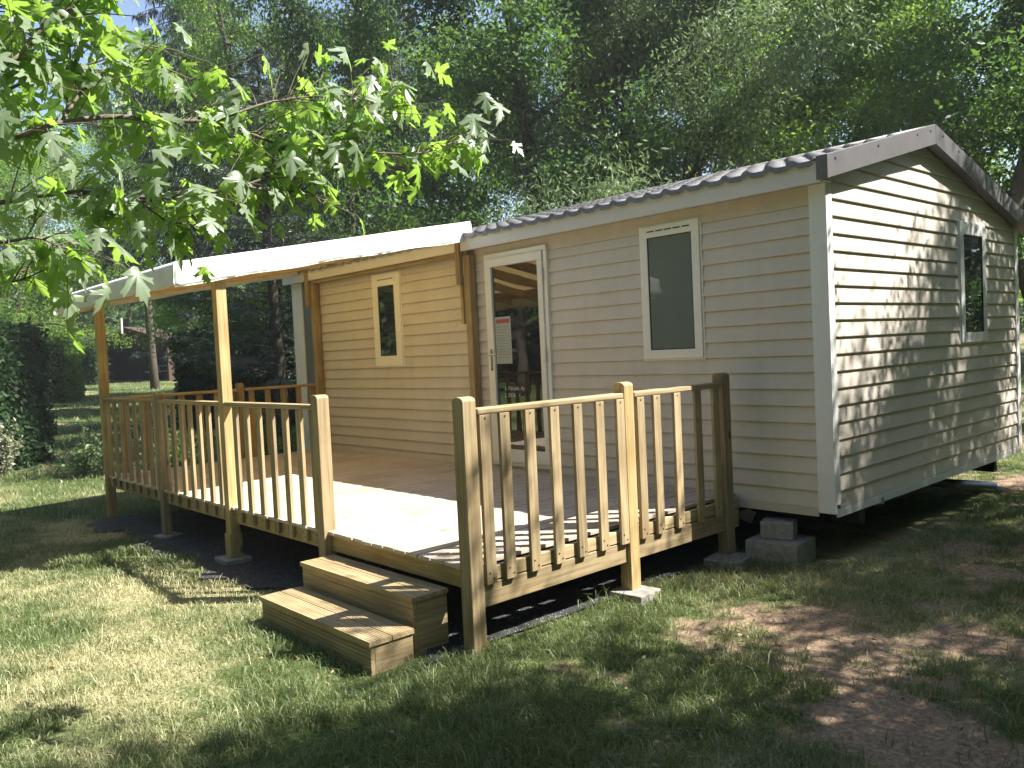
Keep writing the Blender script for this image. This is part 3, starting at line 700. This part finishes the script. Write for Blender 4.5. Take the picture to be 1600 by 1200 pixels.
def tree(kind,u,d,label,scale=1,rz=None,pos=None,cat='tree',group=None,objname=None,zs=1):
    spec,src=PR[kind]
    if pos is None:
        p=at(u,600,d); x,y=p[0],p[1]
    else: x,y=pos
    r=empty(objname or TN[kind],(x,y,float(hgt(x,y))),RS.rand()*6.28 if rz is None else rz); r.scale=(scale,scale,scale*zs); tag(r,label,cat,group)
    if src is None:
        a=spec[0].build('trunk',spec[1],r,smooth=True); b=npmesh('crown',spec[2],spec[3],spec[5],r,{'rnd':('FACE',spec[4])})
        PR[kind][1]=(a,b)
    else:
        for s in src:
            c=s.copy(); COL.objects.link(c); c.parent=r
    return r
TN=dict(dark='broadleaf_tree',locust='locust_tree',mid='broadleaf_tree',willow='willow_tree',spruce='spruce_tree',cedar='cedar_tree',slim='slim_tree',grey='broadleaf_tree',shade='shade_tree',airy='airy_tree',lean='leaning_tree')
proto('dark',broadleaf(13,3.6,.24,13,LF_DARK,BARK,(.13,.06),.16,0,60000))
proto('locust',broadleaf(13,3.4,.20,12,LF_BRT,BARK,(.11,.045),.22,.1,55000,forks=2,sig=.36))
proto('mid',broadleaf(12,3.4,.20,13,LF_MID,BARK,(.12,.055),.12,0,60000))
proto('willow',broadleaf(9,3.2,.17,13,LF_SIL,BARK,(.115,.030),.08,.25,60000,sig=.34))
proto('spruce',conifer(17,3.2,.22,LF_CON,BARK,70000,.9,(.20,.026),low=.28))
proto('cedar',conifer(13,4.2,.24,LF_CED,BARK,60000,.12,(.12,.022),low=.15,layered=True))
proto('slim',broadleaf(12,2.0,.10,10,LF_MID,BARK,(.12,.05),.3,0,20000,sig=.33))
proto('grey',broadleaf(10,2.8,.22,9,LF_MID,BARKL,(.13,.06),.35,0,26000,lean=(.22,0)))
proto('airy',broadleaf(12,3.1,.20,12,LF_MID,BARK,(.15,.07),.33,0,21000,sig=.42))
proto('shade',broadleaf(12,3.1,.22,12,LF_MID,BARK,(.16,.085),.33,0,42000,sig=.48))
# background, left to right
BG=[('mid',-60,26,1.05,'round green tree rising behind the dark hedge at the left edge'),
('locust',5,33,1.0,'light yellowish green tree filling the far left above the hedges'),
('mid',-5,34,.95,'mid green tree behind the small hedge at the edge of the lawn'),
('shade',242,36,1.3,'dark tree with a straight bare trunk on the lawn before the brown shed'),
('locust',200,54,1.3,'feathery yellow green tree behind the shed roof'),
('spruce',335,24,1.0,'tall drooping dark spruce beside the patch of blue sky'),
('grey',282,47,.8,'tree with a pale leaning trunk beside the white stone urn'),
('cedar',440,17,.62,'blue grey cedar with layered branches seen below the canopy edge'),
('dark',410,29,.8,'dark tree between the spruce and the blue grey cedar'),
('locust',455,21,.88,'bright green tree with a forked trunk above the canopy'),
('dark',560,19,.85,'dark dense tree above the middle of the canopy'),
('spruce',640,25,.9,'dark spruce rising behind the right end of the canopy'),
('mid',720,22,.85,'mid green tree behind the start of the tiled roof'),
('dark',835,14.6,.88,'large dark tree with a heavy trunk rising above the tiled roof'),
('willow',985,15,.95,'silvery narrow leaved tree overhanging the roof tiles'),
('willow',1060,15,.95,'silvery green tree just right of the patch of sky'),
('locust',1130,19,1.0,'bright green feathery tree above the middle of the roof'),
('mid',1230,16,.82,'mid green tree rising above the roof near the gable'),
('mid',1290,20,.9,'dense green tree left of the slim trunks by the gable peak'),
('slim',1385,17,.85,'slim tree whose thin trunk stands left of the pair by the ridge'),
('slim',1430,17.5,.95,'slim tree with a thin dark trunk against pale sky above the ridge'),
('grey',1520,14,.95,'tree with a dark trunk leaning right over the gable verge'),
('locust',1650,18,.85,'yellow green tree at the right edge beyond the gable'),
('dark',1740,13.5,.85,'dark tree reaching into the top right corner'),
('dark',900,26,.9,'dark tree standing far behind the silvery trees'),
('mid',500,32,1.0,'green tree far behind the forked bright tree'),
]
for (k,u,d,s,lb) in BG: tree(k,u,d,lb,{242:.85,455:.72,560:.70}.get(u,s),zs={242:1.5,455:1.45,560:1.4}.get(u,1))
# trees outside the frame to the right: they throw the dappled shade
SH=[((5.9,1.2),.74,.3),((4.9,6.6),.76,2.0),((4.0,4.0),.63,4.0),((7.6,-1.4),.8,1.1),((8.6,3.4),.75,5.2),((7.6,8.6),.8,.9),((5.2,-1.1),.72,3.1),((7.4,.9),.86,2.4),((3.6,3.3),.50,.6)]
for i,(p,s,rz) in enumerate(SH):
    tree('airy' if i in (1,2,5,8) else 'shade',0,0,['broad tree standing to the right of the gable end','tree behind the gable end on its right','tree on the right beyond the worn earth','large tree far to the right','large tree behind the others on the right','tree behind the home on its right','small tree on the right nearest the photographer','tree on the right between the two nearest ones','young tree close to the gable end'][i],s,rz,p)
# trees standing behind and beside the photographer, closing the clearing
for (k,p,sc_,lb) in [('mid',(3.5,-16),.95,'green tree behind the photographer, mirrored in the door glass'),('dark',(-3.5,-17),1.0,'dark tree behind the photographer on the left'),('mid',(9.5,-13),1.0,'green tree behind the photographer on the right'),
  ('dark',(11.5,-7.5),1.0,'dark tree to the right of the photographer'),('mid',(11,-1.5),1.0,'green tree well to the right of the gable'),('dark',(10.8,3.6),.95,'dark tree well to the right of the gable'),('mid',(9.6,9.0),.95,'green tree far right behind the home'),
  ('dark',(-10.5,-15.5),1.0,'dark tree across the lawn behind the maple'),('mid',(-17,-13),1.0,'green tree across the lawn beyond the maple'),('dark',(0,-24),1.2,'tall dark tree far behind the photographer'),('mid',(8,-23),1.2,'tall green tree far behind the photographer')]:
    tree(k,0,0,lb,sc_,None,p)
# far wood
def wood():
    n=90000; u=RS.rand(n)*2300-350; d=49+RS.rand(n)*22; base=CAM+d[:,None]*(CF+CR*((u-800)/F)[:,None])
    top=3.5+5.5*vnoise(u,0*u,90,41)+1.6*vnoise(u,d,25,42)
    z=hgt(base[:,0],base[:,1])+top*RS.rand(n)**.8
    C=np.stack([base[:,0],base[:,1],z],-1); Dv=RS.normal(size=(n,3)); Dv[:,2]-=.3
    V,Q=leaf_quads(C,Dv,.5*(.6+.8*RS.rand(n)),.30*(.6+.8*RS.rand(n)))
    o=npmesh('distant_wood',V,Q,LF_DARK,attrs={'rnd':('FACE',RS.rand(n))}); tag(o,'far wood closing the view behind the lawn','wood',kind='stuff')
wood()
def wood_ring():
    n=150000; a=math.radians(34)+RS.rand(n)*(2*math.pi-math.radians(68)); a+= .8344; d=27+RS.rand(n)*14
    x=CAM[0]-np.sin(a)*d; y=CAM[1]+np.cos(a)*d
    top=6+6*vnoise(a*30,0*a,1.5,43)+2*vnoise(a*30,d,.6,44)
    C=np.stack([x,y,hgt(x,y)+top*RS.rand(n)**.85],-1); Dv=RS.normal(size=(n,3)); Dv[:,2]-=.3
    V,Q=leaf_quads(C,Dv,.55*(.6+.8*RS.rand(n)),.34*(.6+.8*RS.rand(n)))
    o=npmesh('surrounding_wood',V,Q,LF_DARK,attrs={'rnd':('FACE',RS.rand(n))}); tag(o,'wood all round the clearing behind and beside the viewer','wood',kind='stuff')
wood_ring()
# fallen leaves and twigs on the lawn
n=1600; th=(RS.rand(n)-.5)*1.3; rr=2.8+7*RS.rand(n); x=CAM[0]-np.sin(.8344+th)*rr; y=CAM[1]+np.cos(.8344+th)*rr
k=~((x>-8)&(x<0)&(y>-3.4)); x=x[k];y=y[k];n=len(x)
C=np.stack([x,y,hgt(x,y)+.012+.02*RS.rand(n)],-1); Dv=RS.normal(size=(n,3)); Dv[:,2]*=.15
V,Q=leaf_quads(C,Dv,.03*(.5+RS.rand(n)),.014*(.4+RS.rand(n)))
o=npmesh('fallen_leaves',V,Q,plain('dead_leaf',(.34,.25,.13),(.20,.12,.06),rough=.8,scale=3)); tag(o,'small dry fallen leaves scattered over the lawn','fallen leaves',kind='stuff')
# hedges
def hedge(cx,cy,sx,sy,h,rz,label,mat=LF_HDG,n=26000,lf=(.09,.06),name='hedge'):
    r=empty(name,(cx,cy,float(hgt(cx,cy))),rz); tag(r,label,'hedge')
    f=RS.randint(0,5,n); a=RS.rand(n)-.5;b=RS.rand(n)-.5
    x=np.where(f==0,-.5,np.where(f==1,.5,a)); y=np.where(f==2,-.5,np.where(f==3,.5,b)); zz=np.where(f==4,1,RS.rand(n))
    x=np.where(f<2,x,a); y=np.where((f==2)|(f==3),y,b)
    C=np.stack([x*sx,y*sy,zz*h],-1); bul=.22*(vnoise(C[:,0]*1.3+C[:,1],C[:,2]*1.3,.5,51)-.5); nr=np.stack([x*(1/sx),y/sy,(zz-.5)/h],-1); nr/=np.linalg.norm(nr,axis=1,keepdims=True)
    C=C+nr*bul[:,None]+RS.normal(size=(n,3))*.05
    Dv=nr*.5+RS.normal(size=(n,3))*.6; Dv[:,2]-=.3
    V,Q=leaf_quads(C,Dv,lf[0]*(.6+.8*RS.rand(n)),lf[1]*(.6+.8*RS.rand(n)))
    npmesh('foliage',V,Q,mat,r,{'rnd':('FACE',RS.rand(n))})
    mb=MB(); mb.box(-sx*.44,sx*.44,-sy*.40,sy*.40,0,h*.93); mb.build('inner_stems',BARK,r)
p=at(-105,700,14.2); hedge(p[0],p[1],3.0,1.7,2.35,.75,'big dark clipped hedge at the left edge of the lawn',n=46000)
p=at(137,600,42); hedge(p[0],p[1],1.6,1.2,2.0,.8,'small square dark hedge at the far side of the lawn',n=14000)
p=at(28,600,30); hedge(p[0],p[1],4,1.2,2.3,.9,'looser green hedge between the big hedge and the small square one',LF_MID,n=22000,lf=(.11,.08))
p=at(330,600,44); hedge(p[0],p[1],3.0,1.6,1.7,.8,'rounded hedge right of the white urn, dappled with light',LF_MID,n=14000,lf=(.12,.08))
p=at(440,600,20); hedge(p[0],p[1],4.6,1.2,2.2,.8,'dark hedge seen through the posts at the far end of the terrace',n=26000)
# shrubs
def shrub(u,v,d,sz,h,label,mat,n,nst=14,lf=(.06,.035)):
    p=at(u,v,d); x,y=p[0],p[1]; r=empty('shrub',(x,y,float(hgt(x,y)))); tag(r,label,'shrub'); mb=MB(); C=[]
    for j in range(nst):
        az=j*2.4; e=RS.rand()*.9; c=curve((0,0,0),(math.cos(az)*e,math.sin(az)*e,1),h*(.6+.5*RS.rand()),5,.12,0); 
        for q in c: q[0]*=sz;q[1]*=sz
        mb.tube(c,[.008,.007,.006,.005,.004,.002],5); C+= [c[i]*(1-f)+c[i+1]*f for i in range(1,5) for f in (0,.33,.66)]
    C=np.array(C); k=RS.randint(0,len(C),n); P=C[k]+RS.normal(size=(n,3))*.045*max(1,sz); Dv=RS.normal(size=(n,3))*.7; Dv[:,2]+=.4
    V,Q=leaf_quads(P,Dv,lf[0]*(.6+.8*RS.rand(n)),lf[1]*(.6+.8*RS.rand(n)))
    mb.build('stems',TWIG,r,smooth=True); npmesh('leaves',V,Q,mat,r,{'rnd':('FACE',RS.rand(n))})
shrub(-8,700,13.3,1.2,.85,'pale cream leaved bush at the left edge of the lawn',LF_PAL,3000,26,(.07,.045))
shrub(135,700,13.0,1.2,.78,'sparse green shrub with shiny leaves left of the corner canopy post',LF_SIL,900,16,(.07,.04))
shrub(270,660,12.4,1.1,.8,'low green shrub seen between the left railing balusters',LF_MID,900,14)
shrub(425,620,12.5,1.1,1.0,'leafy shrub just beyond the far end railing of the terrace',LF_MID,1500,16)
# shed, urn, tables far away
p=at(200,598,43); zb=float(hgt(p[0],p[1])); sh=empty('wooden_shed',(p[0],p[1],zb),.72); tag(sh,'dark brown open shed with a pale roof edge at the far side of the lawn','shed')
WDK=plain('dark_brown_boards',(.07,.04,.028),(.04,.024,.018),rough=.8,scale=12,stretch=(1,1,.1)); 
mb=MB(); mb.box(-2.4,2.4,2.5,2.6,-.2,2.1); mb.box(-2.4,-2.3,-.2,2.5,-.2,2.1); mb.box(2.3,2.4,-.2,2.5,-.2,2.1); mb.poly([(-2.4,-.1,1.75),(2.4,-.1,1.75),(2.4,-.1,2.1),(.2,-.1,2.75),(-2.4,-.1,2.1)],[(0,1,2,3,4)]); mb.build('wall',WDK,sh)
mb=MB(); mb.poly([(-2.7,-.5,2.05),(.2,-.5,2.86),(.2,2.8,2.86),(-2.7,2.8,2.05),(2.7,-.5,2.05),(2.7,2.8,2.05)],[(0,1,2,3),(1,4,5,2)]); o=mb.build('roof',WDK,sh); s_=o.modifiers.new('t','SOLIDIFY'); s_.thickness=.06
mb=MB(); mb.bar((-2.7,-.54,2.02),(.2,-.54,2.83),.04,.13); mb.build('verge',STONE,sh); mb=MB(); mb.bar((.2,-.58,2.5),(.2,-.58,3.3),.07,.12,(0,1,0)); mb.build('finial',STONE,sh)
p=at(300,598,45); zb=float(hgt(p[0],p[1])); mb=MB(); mb.lathe((0,0,0),[(.24,0),(.24,.12),(.16,.2),(.13,.5),(.18,.62),(.36,.85),(.42,1.02),(.36,1.05)],18); o=mb.build('stone_urn',STONE,None,smooth=True); o.location=(p[0],p[1],zb); tag(o,'pale stone garden urn in the sun beyond the lawn','urn')
def ptable(u,d,label,m):
    p=at(u,598,d); r=empty('picnic_table',(p[0],p[1],float(hgt(p[0],p[1]))),.7); tag(r,label,'picnic table')
    mb=MB(); mb.box(-.85,.85,-.36,.36,.70,.745); mb.build('tabletop',m,r)
    for s in (-1,1):
        mb=MB(); mb.box(-.85,.85,s*.62-.12,s*.62+.12,.42,.46); mb.build('bench',m,r)
        mb=MB(); mb.bar((s*.6,-.62,0),(s*.6,-.15,.70),.05,.09,(1,0,0)); mb.bar((s*.6,.62,0),(s*.6,.15,.70),.05,.09,(1,0,0)); mb.bar((s*.655,-.7,.38),(s*.655,.7,.38),.05,.08); mb.build('trestle',m,r)
ptable(185,46,'dark picnic table in the shade of the open shed',WDK); ptable(262,45,'pale picnic table between the dark trunk and the leaning tree',STONE)
# ------------------------------------------------------------------ maple in the foreground
mp=(-2.9,-6.3); mroot=empty('maple_tree',(mp[0],mp[1],float(hgt(*mp)))); tag(mroot,'silver maple whose sunlit lobed leaves hang into the upper left','tree'); O=np.array([mp[0],mp[1],float(hgt(*mp))])
def A(u,v,d): return at(u,v,d)-O
mb=MB(); trk=[np.array([0,0,-.2]),np.array([.03,.02,1.2]),np.array([.0,.08,2.2]),np.array([-.1,.1,3.4]),np.array([-.1,.0,5]),np.array([.1,.1,6.8])]
mb.tube(trk,[.17,.15,.14,.11,.08,.03],12)
fork=trk[2]
limbs={}
BR=[ # px polylines with depth, thickness
 ([(-420,250,3.6),(-160,225,2.9),(0,218,2.7),(95,192,2.75),(180,182,2.9),(250,188,3.0),(330,192,3.1),(400,212,3.25),(470,240,3.4),(560,238,3.5),(650,240,3.6),(700,225,3.7),(728,214,3.75)],.010,170),
 ([(-300,320,3.5),(-60,322,3.0),(60,306,2.9),(130,300,2.95),(210,308,3.0),(290,306,3.05),(380,290,3.15),(450,262,3.25),(520,222,3.35),(585,165,3.45),(615,140,3.5)],.009,190),
 ([(-420,150,3.0),(-120,140,2.6),(10,100,2.5),(55,55,2.6),(110,12,2.7),(170,-40,2.8)],.008,95),
 ([(-300,380,3.2),(-90,372,2.7),(0,378,2.6),(60,372,2.65),(105,395,2.7)],.007,36),
 ([(-160,225,2.9),(-30,160,2.8),(60,120,2.85),(140,100,2.9),(230,70,3.0)],.007,70),
 ([(95,192,2.75),(150,120,2.9),(230,100,3.0),(300,125,3.1)],.005,30),
 ([(330,192,3.1),(420,160,3.3),(500,150,3.4),(560,150,3.4)],.005,40),
 ([(380,290,3.15),(430,300,3.2),(480,300,3.3),(505,320,3.3)],.004,13),
 ([(210,308,3.0),(260,345,3.0),(300,360,3.05)],.004,16),
 ([(-300,430,3.2),(-80,440,2.8),(20,440,2.75),(70,420,2.8)],.006,24),
 ([(-420,60,3.2),(-150,40,2.8),(-20,10,2.8),(60,-30,2.9)],.009,60),
]
pts_all=[]
def smoothc(P,n=6):
    P=[np.array(p) for p in P]; out=[]
    for i in range(len(P)-1):
        p0=P[max(i-1,0)];p1=P[i];p2=P[i+1];p3=P[min(i+2,len(P)-1)]
        for k in range(n):
            t_=k/n; out.append(.5*((2*p1)+(-p0+p2)*t_+(2*p0-5*p1+4*p2-p3)*t_*t_+(-p0+3*p1-3*p2+p3)*t_**3))
    out.append(P[-1]); return out
half=[(0,0),(.16,-.03),(.33,.0),(.27,.08),(.19,.15),(.33,.20),(.48,.30),(.66,.36),(.56,.42),(.60,.52),(.40,.46),(.15,.36),(.16,.50),(.30,.66),(.19,.68),(.19,.80),(.09,.82),(0,1.0)]
outline=half+[(-x,y) for x,y in half[-2:0:-1]]
LO=np.array([(0,.27)]+outline); nO=len(outline)
LV=[];LT=[];LR=[];pet=MB()
def add_leaf(base,pd,size):
    # petiole then hanging blade
    pd=pd/np.linalg.norm(pd); tip=base+pd*size*.55
    pet.tube([base,base+pd*size*.3+np.array([0,0,.01]),tip],[.0016,.0013,.0011],3,False)
    down=np.array([0,0,-1.0])*RS.uniform(.35,1.3)+pd*RS.uniform(.3,1.0)+RS.normal(size=3)*.3; down/=np.linalg.norm(down)
    up=np.array([0,0,1.])+RS.normal(size=3)*.55+pd*.6; sd=np.cross(down,up); sd/=np.linalg.norm(sd); nn=np.cross(sd,down)
    wob=RS.normal(size=nO+1)*.022; jit=RS.normal(size=(nO+1,2))*.012; Lq=LO+jit; Lq[:,0]=Lq[:,0]*(RS.uniform(.8,1.05) if RS.rand()<.5 else 1); fold=RS.uniform(-.05,.6); cur=RS.uniform(-.1,.75); skew=RS.normal()*.18; asp=RS.uniform(.8,1.02)
    b=len(LV)*(nO+1)
    P=tip+ size*((Lq[:,0:1]*asp+skew*Lq[:,1:2]**2)*sd+Lq[:,1:2]*down+ (-np.abs(Lq[:,0:1])*fold-Lq[:,1:2]**2*cur+wob[:,None])*nn)
    LV.append(P); LR.append(RS.rand())
for (P,rad,nleaf) in BR:
    C=smoothc([A(*p) for p in P]); n=len(C); mb.tube(C,[rad*(1-.85*i/(n-1))+.0012 for i in range(n)],7)
    for q in range(nleaf):
        s=RS.rand()**.8; i=min(int(s*(n-1)),n-2); f=s*(n-1)-i; b=C[i]*(1-f)+C[i+1]*f
        tdir=C[i+1]-C[i]; tdir/=np.linalg.norm(tdir)
        rd=RS.normal(size=3); rd-=tdir*rd.dot(tdir); rd/=np.linalg.norm(rd); rd[2]=rd[2]*.6+.05
        if RS.rand()<.45:
            ln=RS.uniform(.05,.24); tw=b+(rd+tdir*.7)*ln; mb.tube([b,(b+tw)/2+np.array([0,0,.01]),tw],[.0028,.002,.0014],4,False); b=tw
        add_leaf(b,rd+tdir*.5+np.array([0,0,-.15]),RS.uniform(.068,.115))
# limbs joining the branches to the trunk
for (u,v,d,s) in ((-420,250,3.6,.022),(-300,320,3.5,.02),(-420,150,3.0,.02),(-300,380,3.2,.014),(-300,430,3.2,.012),(-420,60,3.2,.02)):
    e=A(u,v,d); z=e[2]; st_=np.array([0,.03,max(1.4,z-.9)]); mb.tube([st_,st_*.5+e*.5+np.array([0,0,.12]),e],[s*2.4,s*1.5,s*1.0],8)
mb.build('trunk',TWIG,mroot,smooth=True)
# upper crown out of frame
cn=[]
mb2=MB()
for j in range(16):
    s=.45+.5*RS.rand(); base=np.array([0,0,7*s]); az=math.pi+RS.normal()*1.0; c=curve(base,(math.cos(az),math.sin(az),.6),2.6,5,.15,0); mb2.tube(c,[.04,.03,.022,.015,.01,.004],6); cn+=c[2:]
mb2.build('limb',TWIG,mroot,smooth=True)
for q in range(900):
    c=cn[RS.randint(len(cn))]+RS.normal(size=3)*.35; add_leaf(c,RS.normal(size=3),.11)
V=np.concatenate(LV); nl=len(LV); k=np.arange(nO); tri=np.stack([np.zeros(nO,int),1+k,1+(k+1)%nO],-1)
T=(tri[None]+ (np.arange(nl)*(nO+1))[:,None,None]).reshape(-1,3)
# orient so the upper face is the front face
lv=npmesh('leaves',V,T[:,::-1],LF_MAP,mroot,{'rnd':('FACE',np.repeat(np.array(LR),nO))},smooth=True)
pet.build('leaf_stalks',TWIG,mroot)
HZ=bpy.data.materials.new('glare_haze'); HZ.use_nodes=True; t=HZ.node_tree  # added volume standing in for lens glare, lifts the shadows in the background
for n_ in list(t.nodes):
    if n_.type!='OUTPUT_MATERIAL': t.nodes.remove(n_)
pv=t.nodes.new('ShaderNodeVolumePrincipled'); pv.inputs['Color'].default_value=(.93,.96,1,1); pv.inputs['Density'].default_value=.0012; pv.inputs['Anisotropy'].default_value=.2
t.links.new(pv.outputs[0],t.nodes['Material Output'].inputs['Volume'])
mb=MB(); mb.box(-420,420,-420,420,-2,34); hz=mb.build('haze',HZ); tag(hz,'thin added haze standing in for lens glare over the far trees','haze',kind='stuff')
print('objects',len(bpy.data.objects))
